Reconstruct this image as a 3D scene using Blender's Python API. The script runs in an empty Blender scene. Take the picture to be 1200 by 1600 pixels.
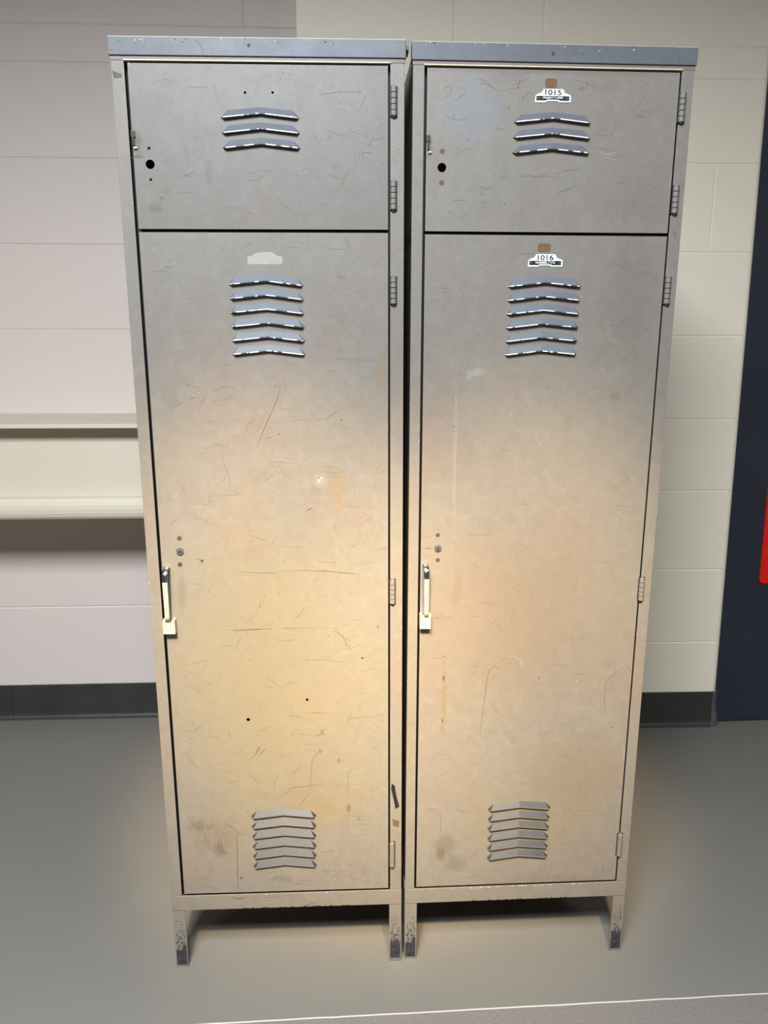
import bpy, bmesh, math, random
from mathutils import Vector, Matrix
from mathutils.geometry import tessellate_polygon

SC = bpy.context.scene
COL = SC.collection
S = 0.5                      # width of one locker in metres

# ------------------------------------------------------------------ camera
F_PX = 1222.477
PITCH = math.radians(13.141911)
ROLL = math.radians(0.146612)
CAM_Z = 2.76118 * S
fwd = Vector((0, math.cos(PITCH), -math.sin(PITCH)))
up0 = Vector((0, math.sin(PITCH), math.cos(PITCH)))
rt0 = Vector((1, 0, 0))
rt = rt0 * math.cos(ROLL) + up0 * math.sin(ROLL)
up = up0 * math.cos(ROLL) - rt0 * math.sin(ROLL)
CAM = Vector((0, 0, CAM_Z))
cd = bpy.data.cameras.new('camera')
cam = bpy.data.objects.new('camera', cd)
COL.objects.link(cam)
cd.sensor_fit = 'VERTICAL'
cd.sensor_height = 36.0
cd.lens = F_PX / 1600.0 * 36.0
cd.clip_start = 0.05
m = Matrix.Identity(4)
for i, v in enumerate((rt, up, -fwd)):
    for j in range(3):
        m[j][i] = v[j]
m.translation = CAM
cam.matrix_world = m
SC.camera = cam


def ray(px, py):
    return (fwd + rt * ((px - 600) / F_PX) - up * ((py - 800) / F_PX)).normalized()


def hit(px, py, p0, n):
    d = ray(px, py)
    return CAM + d * ((p0 - CAM).dot(n) / d.dot(n))


def on_floor(px, py):
    return hit(px, py, Vector((0, 0, 0)), Vector((0, 0, 1)))


# ------------------------------------------------------------------ locker frames
def frame_matrix(x, y, yaw, lean, tilt):
    return (Matrix.Translation((x * S, y * S, 0)) @ Matrix.Rotation(yaw, 4, 'Z')
            @ Matrix.Rotation(lean, 4, 'X') @ Matrix.Rotation(tilt, 4, 'Y'))


ML = frame_matrix(-0.9162, 2.9216, 0.0409, -0.0003, -0.0040)
MR = frame_matrix(0.0955, 2.9701, 0.0552, 0.0020, -0.0004)


def make_uv(M):
    p0 = M.translation
    n = (M.to_3x3() @ Vector((0, 1, 0))).normalized()
    Mi = M.inverted()

    def f(px, py):
        q = Mi @ hit(px, py, p0, n)
        return (q.x, q.z)
    return f


UV_L, UV_R = make_uv(ML), make_uv(MR)
Z_TOP, Z_DOOR, Z_MID, Z_BOT, Z_RAIL = [v * S for v in (3.7167, 3.6424, 3.0993, 0.3658, 0.2938)]


# ------------------------------------------------------------------ materials
def srgb(r, g, b):
    def c(v):
        v /= 255.0
        return v / 12.92 if v <= 0.04045 else ((v + 0.055) / 1.055) ** 2.4
    return (c(r), c(g), c(b), 1.0)


class NT:
    def __init__(self, name):
        self.m = bpy.data.materials.new(name)
        self.m.use_nodes = True
        self.t = self.m.node_tree
        self.b = self.t.nodes['Principled BSDF']
        self.co = self.n('ShaderNodeTexCoord').outputs['Object']

    def n(self, kind, **kw):
        nd = self.t.nodes.new(kind)
        for k, v in kw.items():
            setattr(nd, k, v)
        return nd

    def link(self, a, b):
        self.t.links.new(a, b)

    def val(self, sock, v):
        if hasattr(v, 'is_output'):
            self.link(v, sock)
        else:
            sock.default_value = v

    def math(self, op, a, b=0.0, clamp=False):
        nd = self.n('ShaderNodeMath', operation=op)
        nd.use_clamp = clamp
        self.val(nd.inputs[0], a)
        self.val(nd.inputs[1], b)
        return nd.outputs[0]

    def noise(self, scale, detail=3.0, rough=0.55, vec=None, dist=0.0):
        nd = self.n('ShaderNodeTexNoise')
        nd.inputs['Scale'].default_value = scale
        nd.inputs['Detail'].default_value = detail
        nd.inputs['Roughness'].default_value = rough
        nd.inputs['Distortion'].default_value = dist
        self.link(vec if vec is not None else self.co, nd.inputs['Vector'])
        return nd.outputs['Fac']

    def mapped(self, scale=(1, 1, 1), rot=(0, 0, 0), loc=(0, 0, 0)):
        nd = self.n('ShaderNodeMapping')
        nd.inputs['Scale'].default_value = scale
        nd.inputs['Rotation'].default_value = rot
        nd.inputs['Location'].default_value = loc
        self.link(self.co, nd.inputs['Vector'])
        return nd.outputs['Vector']

    def ramp(self, fac, lo, hi):
        nd = self.n('ShaderNodeMapRange')
        nd.interpolation_type = 'SMOOTHSTEP'
        nd.inputs['From Min'].default_value = lo
        nd.inputs['From Max'].default_value = hi
        self.link(fac, nd.inputs['Value'])
        return nd.outputs['Result']

    def mix(self, fac, a, b, mode='MIX'):
        nd = self.n('ShaderNodeMix', data_type='RGBA', blend_type=mode)
        self.val(nd.inputs[0], fac)
        self.val(nd.inputs[6], a)
        self.val(nd.inputs[7], b)
        return nd.outputs[2]

    def bump(self, h, strength, dist):
        nd = self.n('ShaderNodeBump')
        nd.inputs['Strength'].default_value = strength
        nd.inputs['Distance'].default_value = dist
        self.link(h, nd.inputs['Height'])
        self.link(nd.outputs['Normal'], self.b.inputs['Normal'])

    def done(self, col, rough=0.5, metal=0.0, spec=0.5):
        self.val(self.b.inputs['Base Color'], col)
        self.val(self.b.inputs['Roughness'], rough)
        self.b.inputs['Metallic'].default_value = metal
        self.b.inputs['Specular IOR Level'].default_value = spec
        return self.m


def simple(name, col, rough=0.5, metal=0.0, spec=0.5, var=0.12, scale=40):
    t = NT(name)
    f = t.noise(scale, 4)
    dark = tuple(c * (1 - var) for c in col[:3]) + (1,)
    light = tuple(min(1, c * (1 + var)) for c in col[:3]) + (1,)
    return t.done(t.mix(t.ramp(f, 0.3, 0.7), dark, light), rough, metal, spec)


K_PAINT = 0.43


def paint(name, base, blobs=(), seed=0.0, wear=1.0):
    """old enamel on sheet steel: mottled, speckled and scratched.
    blobs: (u, z, ru, rz, colour, strength) stains and painted warm light, with noisy outlines"""
    base = tuple(v * K_PAINT for v in base[:3]) + (1,)
    t = NT(name)
    off = t.mapped(loc=(seed, seed * 0.7, seed * 1.3))
    big = t.noise(5.0, 4, 0.6, off)
    mid = t.noise(22.0, 5, 0.65, off)
    fine = t.noise(160.0, 3, 0.6, off)
    c0 = base
    pink = (base[0] * 1.03, base[1] * 0.93, base[2] * 0.92, 1)
    green = (base[0] * 0.95, base[1] * 0.98, base[2] * 0.93, 1)
    col = t.mix(t.math('MULTIPLY', t.ramp(big, 0.48, 0.68), 0.75), c0, pink)
    col = t.mix(t.math('MULTIPLY', t.ramp(mid, 0.52, 0.75), 0.6), col, green)
    dk = tuple(v * 0.86 for v in base[:3]) + (1,)
    col = t.mix(t.math('MULTIPLY', t.ramp(fine, 0.5, 0.75), 0.4 * wear), col, dk)
    m3 = t.noise(38.0, 6, 0.75, off, 0.6)
    col = t.mix(t.math('MULTIPLY', t.ramp(m3, 0.50, 0.64), 0.45 * wear), col, tuple(v * 1.16 for v in base[:3]) + (1,))
    col = t.mix(t.math('MULTIPLY', t.ramp(m3, 0.48, 0.36), 0.40 * wear), col, (base[0] * .84, base[1] * .82, base[2] * .78, 1))
    sp_ = t.noise(300.0, 2, 0.5, off)
    col = t.mix(t.math('MULTIPLY', t.ramp(sp_, 0.70, 0.76), 0.6 * wear), col, (base[0] * .42, base[1] * .36, base[2] * .30, 1))
    # streaky rubbing marks
    st = t.noise(1.0, 5, 0.7, t.mapped(scale=(55, 1, 5), rot=(0, 0.25, 0), loc=(seed, 0, seed)))
    col = t.mix(t.math('MULTIPLY', t.ramp(st, 0.60, 0.78), 0.35 * wear), col,
                tuple(v * 0.80 for v in base[:3]) + (1,))
    st2 = t.noise(1.0, 4, 0.7, t.mapped(scale=(6, 1, 110), rot=(0, -0.1, 0), loc=(seed, 0, 2 * seed)))
    lt = tuple(min(1, v * 1.22) for v in base[:3]) + (1,)
    col = t.mix(t.math('MULTIPLY', t.ramp(st2, 0.66, 0.78), 0.4 * wear), col, lt)
    edge = t.noise(60.0, 4, 0.7, off)
    soft = t.noise(7.0, 4, 0.6, off)
    for (u, z, ru, rz, bc, k) in blobs:
        v = t.mapped(scale=(1.0 / ru, 0, 1.0 / rz), loc=(-u / ru, 0, -z / rz))
        ln = t.n('ShaderNodeVectorMath', operation='LENGTH')
        t.link(v, ln.inputs[0])
        wide = ru > 0.07 and rz > 0.04
        d = t.math('ADD', ln.outputs['Value'], t.math('MULTIPLY', t.math('SUBTRACT', soft if wide else edge, 0.5), 1.0 if wide else 2.0))
        f = t.math('MULTIPLY', t.math('SUBTRACT', 1.0, t.ramp(d, 0.1 if wide else 0.35, 1.3 if wide else 1.15)), k)
        bc = tuple(v * K_PAINT for v in bc[:3]) + (1,)
        col = t.mix(f, col, bc)
    t.bump(t.noise(240.0, 2, 0.5), 0.08, 0.001)
    r = t.math('ADD', t.math('MULTIPLY', mid, 0.25), 0.36)
    return t.done(col, r, 0.0, 0.5)


PAINT = srgb(164, 155, 143)
RUST = srgb(112, 86, 62)
PINK = srgb(152, 130, 124)
PALE = srgb(186, 180, 168)
YEL = srgb(172, 142, 92)
GREYG = srgb(128, 122, 108)

M_FRAME = paint('worn_tan_enamel', PAINT, seed=3.1)
M_CAP = paint('grey_blue_enamel', srgb(118, 123, 128), seed=7.7)
M_LOUVRE = paint('louver_enamel', srgb(126, 132, 144), seed=5.2, wear=0.6)
M_DARKCHIP = simple('bare_dark_chip', srgb(52, 40, 30), 0.7)
M_BROWN = simple('brown_scuff', srgb(84, 70, 52), 0.7)
M_GREYSC = simple('grey_scuff', srgb(98, 89, 77), 0.6)
M_WHITE = simple('bright_chip', srgb(178, 172, 158), 0.5)
M_BLACK = simple('black_chip_and_gap_shade', srgb(14, 13, 16), 0.6)  # black chips and slots, and painted shade in the door gaps
M_NAVYFOOT = simple('scuffed_blue_black_metal', srgb(46, 46, 52), 0.55, 0.0, 0.4, 0.45, 120)
M_STEEL = simple('dull_steel', srgb(120, 118, 116), 0.4, 0.7)
M_PLUG = simple('grey_plug', srgb(70, 67, 64), 0.5, 0.2)
M_HOLE = simple('rusty_hole', srgb(62, 44, 30), 0.8)
M_HANDLE = simple('chrome', srgb(190, 196, 204), 0.16, 1.0, 0.6, 0.1, 150)
M_BAR = simple('worn_bar_warm_highlight', srgb(186, 176, 152), 0.35, 0.15, 0.6, 0.22, 110)
M_LATCH = simple('cream_latch_enamel', srgb(176, 167, 140), 0.5, 0.0, 0.5, 0.08, 150)
M_CARD = simple('brown_card', srgb(102, 78, 56), 0.8, 0, 0.2, 0.12, 200)
M_PWHITE = simple('plate_white', srgb(236, 242, 240), 0.35, 0, 0.5, 0.03)
M_PBLACK = simple('plate_black', srgb(26, 27, 28), 0.4)
M_IN = simple('locker_inside', srgb(60, 56, 50), 0.8)


M_LOUVRE_FOOT = paint('scuffed_shade_louver_enamel', srgb(64, 67, 76), seed=9.2, wear=1.6)  # scuffed; shade painted in as a darker base against the steep spotlights


def lip_mat():
    t = NT('worn_louver_lip')
    v = t.mapped(scale=(1, 1, 0.2))
    f = t.ramp(t.noise(75.0, 2, 0.5, v), 0.44, 0.52)
    return t.done(t.mix(f, srgb(64, 58, 52), srgb(238, 230, 212)), 0.5)


M_LIP = lip_mat()


# ------------------------------------------------------------------ mesh helpers
def box(bm, x0, x1, y0, y1, z0, z1, mi=0, bev=0.0):
    vs = [bm.verts.new(p) for p in ((x0, y0, z0), (x1, y0, z0), (x1, y1, z0), (x0, y1, z0),
                                    (x0, y0, z1), (x1, y0, z1), (x1, y1, z1), (x0, y1, z1))]
    fs = [bm.faces.new([vs[i] for i in q]) for q in
          ((0, 1, 5, 4), (1, 2, 6, 5), (2, 3, 7, 6), (3, 0, 4, 7), (4, 5, 6, 7), (3, 2, 1, 0))]
    for f in fs:
        f.material_index = mi
    if bev:
        es = list({e for f in fs for e in f.edges})
        r = bmesh.ops.bevel(bm, geom=es, offset=bev, segments=2, profile=0.6, affect='EDGES')
        for f in r['faces']:
            f.material_index = mi
    return fs


def prism(bm, pts, y0, y1, mi=0):
    """outline in (x, z) extruded from y0 (front) to y1"""
    a = [bm.verts.new((p[0], y0, p[1])) for p in pts]
    b = [bm.verts.new((p[0], y1, p[1])) for p in pts]
    n = len(pts)
    fs = [bm.faces.new(a), bm.faces.new(b[::-1])]
    for i in range(n):
        fs.append(bm.faces.new((a[i], b[i], b[(i + 1) % n], a[(i + 1) % n])))
    for f in fs:
        f.material_index = mi
    return fs


def disc(bm, u, z, r, y0, y1, mi=0, n=20, bev=0.0):
    fs = prism(bm, [(u + r * math.cos(2 * math.pi * i / n), z + r * math.sin(2 * math.pi * i / n))
                    for i in range(n)], y0, y1, mi)
    if bev:
        bmesh.ops.bevel(bm, geom=list(fs[0].edges), offset=bev, segments=2, affect='EDGES')
    return fs


def obj(name, bm, mats, parent=None, smooth=False):
    bmesh.ops.recalc_face_normals(bm, faces=bm.faces[:])
    me = bpy.data.meshes.new(name)
    bm.to_mesh(me)
    bm.free()
    for mt in (mats if isinstance(mats, (list, tuple)) else [mats]):
        me.materials.append(mt)
    if smooth:
        me.polygons.foreach_set('use_smooth', [True] * len(me.polygons))
    o = bpy.data.objects.new(name, me)
    COL.objects.link(o)
    if parent is not None:
        o.parent = parent
    return o


def sheet(bm, outer, holes, y, thick, mi=0):
    """flat sheet in the (x, z) plane with holes, front at y"""
    loops = [outer] + holes
    flat = [p for lp in loops for p in lp]
    tris = tessellate_polygon([[Vector((p[0], p[1], 0)) for p in lp] for lp in loops])
    a = [bm.verts.new((p[0], y, p[1])) for p in flat]
    b = [bm.verts.new((p[0], y + thick, p[1])) for p in flat]
    for t in tris:
        for vs in ([a[i] for i in t], [b[i] for i in reversed(t)]):
            try:
                bm.faces.new(vs).material_index = mi
            except ValueError:
                pass
    k = 0
    for lp in loops:
        n = len(lp)
        for i in range(n):
            j = (i + 1) % n
            bm.faces.new((a[k + i], a[k + j], b[k + j], b[k + i])).material_index = mi
        k += n


def strip(bm, pts, w, y, mi):
    """thin scratch along a polyline in the (x, z) plane, tapered, lying on the sheet"""
    n = len(pts)
    L, R_ = [], []
    for i, p in enumerate(pts):
        q0, q1 = pts[max(0, i - 1)], pts[min(n - 1, i + 1)]
        dx, dz = q1[0] - q0[0], q1[1] - q0[1]
        d = math.hypot(dx, dz) or 1e-6
        ww = w * (0.35 if i in (0, n - 1) else 1.0) * 0.5
        nx, nz = -dz / d * ww, dx / d * ww
        L.append((p[0] + nx, p[1] + nz))
        R_.append((p[0] - nx, p[1] - nz))
    prism_pts = L + R_[::-1]
    a = [bm.verts.new((p[0], y, p[1])) for p in prism_pts]
    m_ = len(L)
    for i in range(m_ - 1):
        f = bm.faces.new((a[i], a[i + 1], a[2 * m_ - 2 - i], a[2 * m_ - 1 - i]))
        f.material_index = mi


def fleck(bm, u, z, ru, rz, y, mi, rnd, n=8):
    pts = []
    for i in range(n):
        a = 2 * math.pi * i / n
        k = rnd.uniform(0.55, 1.15)
        pts.append((u + ru * k * math.cos(a), z + rz * k * math.sin(a)))
    f = bm.faces.new([bm.verts.new((p[0], y, p[1])) for p in pts])
    f.material_index = mi


def thing(name, M, label, cat, group=None):
    o = bpy.data.objects.new(name, None)
    o.empty_display_size = 0.1
    COL.objects.link(o)
    o.matrix_world = M
    o['label'] = label
    o['category'] = cat
    if group:
        o['group'] = group
    return o


def text_mesh(bm, s, u, z, height, width, y, mi, bold=0.0):
    cu = bpy.data.curves.new('lettering', 'FONT')
    cu.body = s
    cu.align_x = 'CENTER'
    cu.align_y = 'CENTER'
    cu.offset = bold
    o = bpy.data.objects.new('lettering', cu)
    me = bpy.data.meshes.new_from_object(o)
    bpy.data.objects.remove(o)
    xs = [v.co.x for v in me.vertices]
    ys = [v.co.y for v in me.vertices]
    sx = width / (max(xs) - min(xs))
    sy = height / (max(ys) - min(ys))
    cx, cy = (max(xs) + min(xs)) / 2, (max(ys) + min(ys)) / 2
    vs = [bm.verts.new((u + (v.co.x - cx) * sx, y, z + (v.co.y - cy) * sy)) for v in me.vertices]
    for p in me.polygons:
        try:
            bm.faces.new([vs[i] for i in p.vertices]).material_index = mi
        except ValueError:
            pass
    bpy.data.meshes.remove(me)
    bpy.data.curves.remove(cu)


# ------------------------------------------------------------------ louvers
def louver_shape(uc, zt, hw, sl=0.0):
    """tips at height zt. returns plane outline points; sl: left/right slope of the tips"""
    rise, h = 0.0072, 0.0102
    tl, tr = (uc - hw, zt - sl), (uc + hw, zt + sl)
    bc = (uc, zt + rise)
    ul, ur = (uc - hw + 0.0125, zt - sl + 0.0125), (uc + hw - 0.0125, zt + sl + 0.0125)
    uc_ = (uc, zt + rise + h)
    return tl, tr, bc, ul, ur, uc_


def louver_hole(uc, zt, hw, sl=0.0):
    tl, tr, bc, ul, ur, ut = louver_shape(uc, zt, hw, sl)
    return [(tl[0] + 0.008, tl[1] + 0.0022), (bc[0], bc[1] + 0.0008), (tr[0] - 0.008, tr[1] + 0.0022),
            (ur[0] - 0.004, ur[1] - 0.003), (ut[0], ut[1] - 0.003), (ul[0] + 0.004, ul[1] - 0.003)]


def louver_obj(parent, uc, zt, hw, y, lipmat, sl=0.0, p=0.0075):
    tl, tr, bc, ul, ur, ut = louver_shape(uc, zt, hw, sl)
    bm = bmesh.new()

    def V(q, yy):
        return bm.verts.new((q[0], yy, q[1]))
    A, E = V(tl, y), V(tr, y)
    F, G, H = V(ul, y), V(ut, y), V(ur, y)
    bl = (tl[0] + 0.006, tl[1] + 0.0006)
    br = (tr[0] - 0.006, tr[1] + 0.0006)
    ux, uz = ut[0] - ul[0], ut[1] - ul[1]
    un = math.hypot(ux, uz)
    dist = lambda q: abs((q[0] - ul[0]) * uz - (q[1] - ul[1]) * ux) / un
    pc = p * dist(bc) / dist(bl)
    B, C, D = V(bl, y - p), V(bc, y - pc), V(br, y - p)
    for q in ((A, B, F), (B, C, G, F), (C, D, H, G), (D, E, H)):
        bm.faces.new(q).material_index = 0
    # turned lip along the free edge
    k = 0.0016
    B2, C2, D2 = (V((bl[0], bl[1] - k), y - p), V((bc[0], bc[1] - k), y - pc), V((br[0], br[1] - k), y - p))
    A2, E2 = V((tl[0] + 0.0015, tl[1] - k * 0.4), y - 0.001), V((tr[0] - 0.0015, tr[1] - k * 0.4), y - 0.001)
    for q in ((A, A2, B2, B), (B, B2, C2, C), (C, C2, D2, D), (D, D2, E2, E)):
        bm.faces.new(q).material_index = 1
    # inner side of the hood
    r = bmesh.ops.duplicate(bm, geom=bm.faces[:4])
    for v in [g for g in r['geom'] if isinstance(g, bmesh.types.BMVert)]:
        v.co.y += 0.0009
        v.co.z -= 0.0007
    o = obj('louver', bm, [M_LOUVRE if lipmat is M_LIP else M_LOUVRE_FOOT, lipmat], parent)
    return o


def circle(u, z, r, n=18):
    return [(u + r * math.cos(2 * math.pi * i / n), z + r * math.sin(2 * math.pi * i / n)) for i in range(n)]


def star(u, z, r):
    return [(u + (r if i % 2 == 0 else r * 0.38) * math.cos(math.pi * i / 4 + 0.785),
             z + (r if i % 2 == 0 else r * 0.38) * math.sin(math.pi * i / 4 + 0.785)) for i in range(8)]


# ------------------------------------------------------------------ a locker
Y_DOOR = -0.0015


def hinge(parent, uv, px, py0, py1):
    u, z1 = uv(px, py0)
    u2, z0 = uv(px, py1)
    u = (u + u2) / 2
    bm = bmesh.new()
    n = 5
    for i in range(n):
        a, b = z0 + (z1 - z0) * i / n, z0 + (z1 - z0) * (i + 1) / n
        seg = bmesh.ops.create_cone(bm, cap_ends=True, segments=14, radius1=0.0052, radius2=0.0052, depth=(b - a) * 0.86)
        bmesh.ops.translate(bm, verts=seg['verts'], vec=(u, -0.0035, (a + b) / 2))
    box(bm, u - 0.0066, u + 0.0066, -0.0022, 0.0005, z0 - 0.0012, z1 + 0.0012, 1)  # black plate, painted shade for a notch round the hinge
    seg = bmesh.ops.create_cone(bm, cap_ends=True, segments=10, radius1=0.0026, radius2=0.0026, depth=(z1 - z0) + 0.003)
    bmesh.ops.translate(bm, verts=seg['verts'], vec=(u, -0.0035, (z0 + z1) / 2))
    o = obj('hinge', bm, [M_FRAME, M_BLACK], parent)
    return o


def handle(door, uv, pxt, pyt, pxb, pyb, plate):
    ut, zt = uv(pxt, pyt)
    ub, zb = uv(pxb, pyb)
    prof = [(0.000, zt - 0.002), (-0.008, zt + 0.001), (-0.0155, zt - 0.003), (-0.0205, zt - 0.012), (-0.0215, zt - 0.024)]
    n = 8
    for i in range(1, n + 1):
        k = i / n
        prof.append((-0.0215 + 0.0085 * k, zt - 0.024 + (zb + 0.0 - zt + 0.024) * k))
    bm = bmesh.new()
    rings = []
    for i, (yy, zz) in enumerate(prof):
        q0, q1 = prof[max(0, i - 1)], prof[min(len(prof) - 1, i + 1)]
        ty, tz = q1[0] - q0[0], q1[1] - q0[1]
        d = math.hypot(ty, tz)
        ny, nz = tz / d, -ty / d
        u = ut + (ub - ut) * i / (len(prof) - 1)
        hw, ht = 0.0056 - 0.0008 * i / len(prof), 0.0028
        ring = []
        for j in range(12):
            a = 2 * math.pi * j / 12
            cx = math.copysign(abs(math.cos(a)) ** 0.6, math.cos(a)) * hw
            cy = math.copysign(abs(math.sin(a)) ** 0.8, math.sin(a)) * ht
            ring.append(bm.verts.new((u + cx, Y_DOOR + yy + ny * cy, zz + nz * cy)))
        rings.append(ring)
    for i, (a, b) in enumerate(zip(rings, rings[1:])):
        for j in range(12):
            f = bm.faces.new((a[j], a[(j + 1) % 12], b[(j + 1) % 12], b[j]))
            front = 0 < j < 5
            f.material_index = 1 if i >= 4 and front else 0  # cream front faces paint the warm highlight on the chrome bar
    bm.faces.new(rings[0])
    bm.faces.new(rings[-1][::-1])
    o = obj('handle', bm, [M_HANDLE, M_BAR], door, True)
    o['label'] = 'worn chrome lift handle'
    # latch block the bar drops into
    (u0, z1), (u1, z0) = uv(plate[0], plate[1]), uv(plate[2], plate[3])
    bm = bmesh.new()
    uc = (u0 + u1) / 2
    w = 0.0068
    pts = [(u0, z0), (u1, z0), (u1, z1), (uc + w, z1), (uc + w * 0.8, z1 - 0.006), (uc - w * 0.8, z1 - 0.006), (uc - w, z1), (u0, z1)]
    fs = prism(bm, pts, Y_DOOR - 0.0165, Y_DOOR + 0.0005)
    bmesh.ops.bevel(bm, geom=list(fs[0].edges), offset=0.001, segments=2, affect='EDGES')
    o = obj('latch_plate', bm, [M_LATCH], door)
    o['label'] = 'cream painted latch plate'


def number_plate(door, uv, x0, y0, x1, y1, number, small):
    """white scalloped plate with a black band, pixel box given"""
    (ua, za), (ub_, zb) = uv(x0, y0), uv(x1, y1)
    w, h = ub_ - ua, za - zb

    def P(a, b):
        return (ua + a * w, zb + b * h)
    bm = bmesh.new()
    out = [P(0, 0), P(.3, 0), P(.335, .1), P(.64, .1), P(.67, .02), P(1, 0.02), P(1, .52), P(.9, .66), P(.83, .7),
           P(.78, 1), P(.24, 1), P(.17, .72), P(.1, .66), P(.02, .52)]
    prism(bm, out, Y_DOOR - 0.0012, Y_DOOR + 0.0002, 0)
    ya = Y_DOOR - 0.0014
    for q in ([P(.035, .12), P(.3, .12), P(.33, .2), P(.66, .2), P(.69, .12), P(.96, .12), P(.96, .48), P(.035, .48)],):
        f = bm.faces.new([bm.verts.new((p[0], ya, p[1])) for p in q])
        f.material_index = 1
    for a in (.09, .91):
        uu, zz = P(a, .3)
        disc(bm, uu, zz, 0.0022, ya - 0.0009, ya, 2, 12)
    uu, zz = P(.5, .745)
    text_mesh(bm, number, uu, zz, h * 0.42, w * 0.46, ya - 0.0001, 1, 0.022)
    uu, zz = P(.5, .33)
    text_mesh(bm, small, uu, zz, h * 0.17, w * 0.56, ya - 0.0001, 0, 0.01)
    o = obj('number_plate', bm, [M_PWHITE, M_PBLACK, M_PLUG], door)
    o['label'] = 'white and black number plate'


def card(door, uv, x0, y0, x1, y1):
    (ua, za), (ub_, zb) = uv(x0, y0), uv(x1, y1)
    bm = bmesh.new()
    c = 0.0022
    prism(bm, [(ua + c, zb), (ub_ - c, zb), (ub_, zb + c), (ub_, za - c), (ub_ - c, za), (ua + c, za), (ua, za - c), (ua, zb + c)],
          Y_DOOR - 0.0008, Y_DOOR + 0.0003)
    o = obj('label_card', bm, [M_CARD], door)
    o['label'] = 'brown square of old card'


def lock_disc(door, u, z, r, slot_ang):
    bm = bmesh.new()
    disc(bm, u, z, r, Y_DOOR - 0.003, Y_DOOR + 0.003, 0, 24, 0.001)
    disc(bm, u, z, r * 0.62, Y_DOOR - 0.0042, Y_DOOR - 0.002, 1, 20, 0.0006)
    c, s = math.cos(slot_ang), math.sin(slot_ang)
    a, b = r * 0.42, r * 0.13
    pts = [(u + c * x - s * y, z + s * x + c * y) for x, y in ((-a, -b), (a, -b), (a, b), (-a, b))]
    f = bm.faces.new([bm.verts.new((p[0], Y_DOOR - 0.0044, p[1])) for p in pts])
    f.material_index = 2
    o = obj('cylinder_lock', bm, [M_STEEL, M_PLUG, M_BLACK], door)
    o['label'] = 'small round steel lock'


def plug(door, u, z, r, mat, name='rivet'):
    bm = bmesh.new()
    disc(bm, u, z, r, Y_DOOR + 0.0003, Y_DOOR + 0.002, 0, 16)
    obj(name, bm, [mat], door)


SC_KEYS = {'d': 1, 'b': 2, 'g': 3, 'w': 4, 'k': 5}


def door_panel(root, name, u0, u1, z0, z1, holes, marks, uv, mat, seed, n_rand, dens_low):
    bm = bmesh.new()
    outer = [(u0, z0), (u1, z0), (u1, z1), (u0, z1)]
    sheet(bm, outer, holes, Y_DOOR, 0.0015, 0)
    # folded edges of the sheet, blacked as painted shade in the gaps
    t, d = 0.0015, 0.018
    for (a, b, c, e) in ((u0, u0 + t, z0, z1), (u1 - t, u1, z0, z1), (u0, u1, z0, z0 + t), (u0, u1, z1 - t, z1)):
        box(bm, a, b, Y_DOOR + 0.0016, d, c, e, 5)
    rnd = random.Random(seed)
    y = Y_DOOR - 0.00022
    for mk in marks:
        kind, key = mk[0], SC_KEYS[mk[1]]
        if kind == 's':                                   # scratch: width in mm, px points
            strip(bm, [uv(*p) for p in mk[3]], mk[2] * 0.001, y, key)
        else:                                             # fleck: px, py, rx mm, rz mm
            u, z = uv(mk[2], mk[3])
            fleck(bm, u, z, mk[4] * 0.001, mk[5] * 0.001, y - 0.00005, key, rnd)

    def inside_hole(u, z):
        for h in holes:
            xs = [p[0] for p in h]
            zs = [p[1] for p in h]
            if min(xs) - 0.014 < u < max(xs) + 0.014 and min(zs) - 0.014 < z < max(zs) + 0.014:
                return True
        return False
    for i in range(n_rand):
        u = rnd.uniform(u0 + 0.012, u1 - 0.012)
        k = rnd.random() ** dens_low
        z = z0 + 0.012 + (z1 - z0 - 0.024) * k
        if inside_hole(u, z):
            continue
        c = rnd.random()
        if c < 0.45:
            s = rnd.uniform(0.35, 1.1)
            fleck(bm, u, z, s * 0.001, s * rnd.uniform(0.6, 1.8) * 0.001, y, rnd.choice((1, 1, 2, 2, 2, 3)), rnd, 6)
        elif c < 0.9:
            a = rnd.gauss(0.0, 0.25) if rnd.random() < 0.5 else rnd.uniform(0.6, 2.4)
            ln = rnd.uniform(0.004, 0.022)
            bend = rnd.gauss(0, 0.25)
            p1 = (u + ln * math.cos(a), z + ln * math.sin(a))
            p2 = (p1[0] + ln * math.cos(a + bend), p1[1] + ln * math.sin(a + bend))
            if not (u0 < p2[0] < u1 and z0 < p2[1] < z1) or inside_hole(*p2) or inside_hole(*p1):
                continue
            strip(bm, [(u, z), p1, p2], rnd.uniform(0.3, 0.65) * 0.001, y - 0.00002, rnd.choice((2, 2, 3, 3)))
        else:
            fleck(bm, u, z, 0.0008, 0.0007, y - 0.00003, 4, rnd, 6)
    o = obj(name, bm, [mat, M_DARKCHIP, M_BROWN, M_GREYSC, M_WHITE, M_BLACK], root)
    return o


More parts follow.
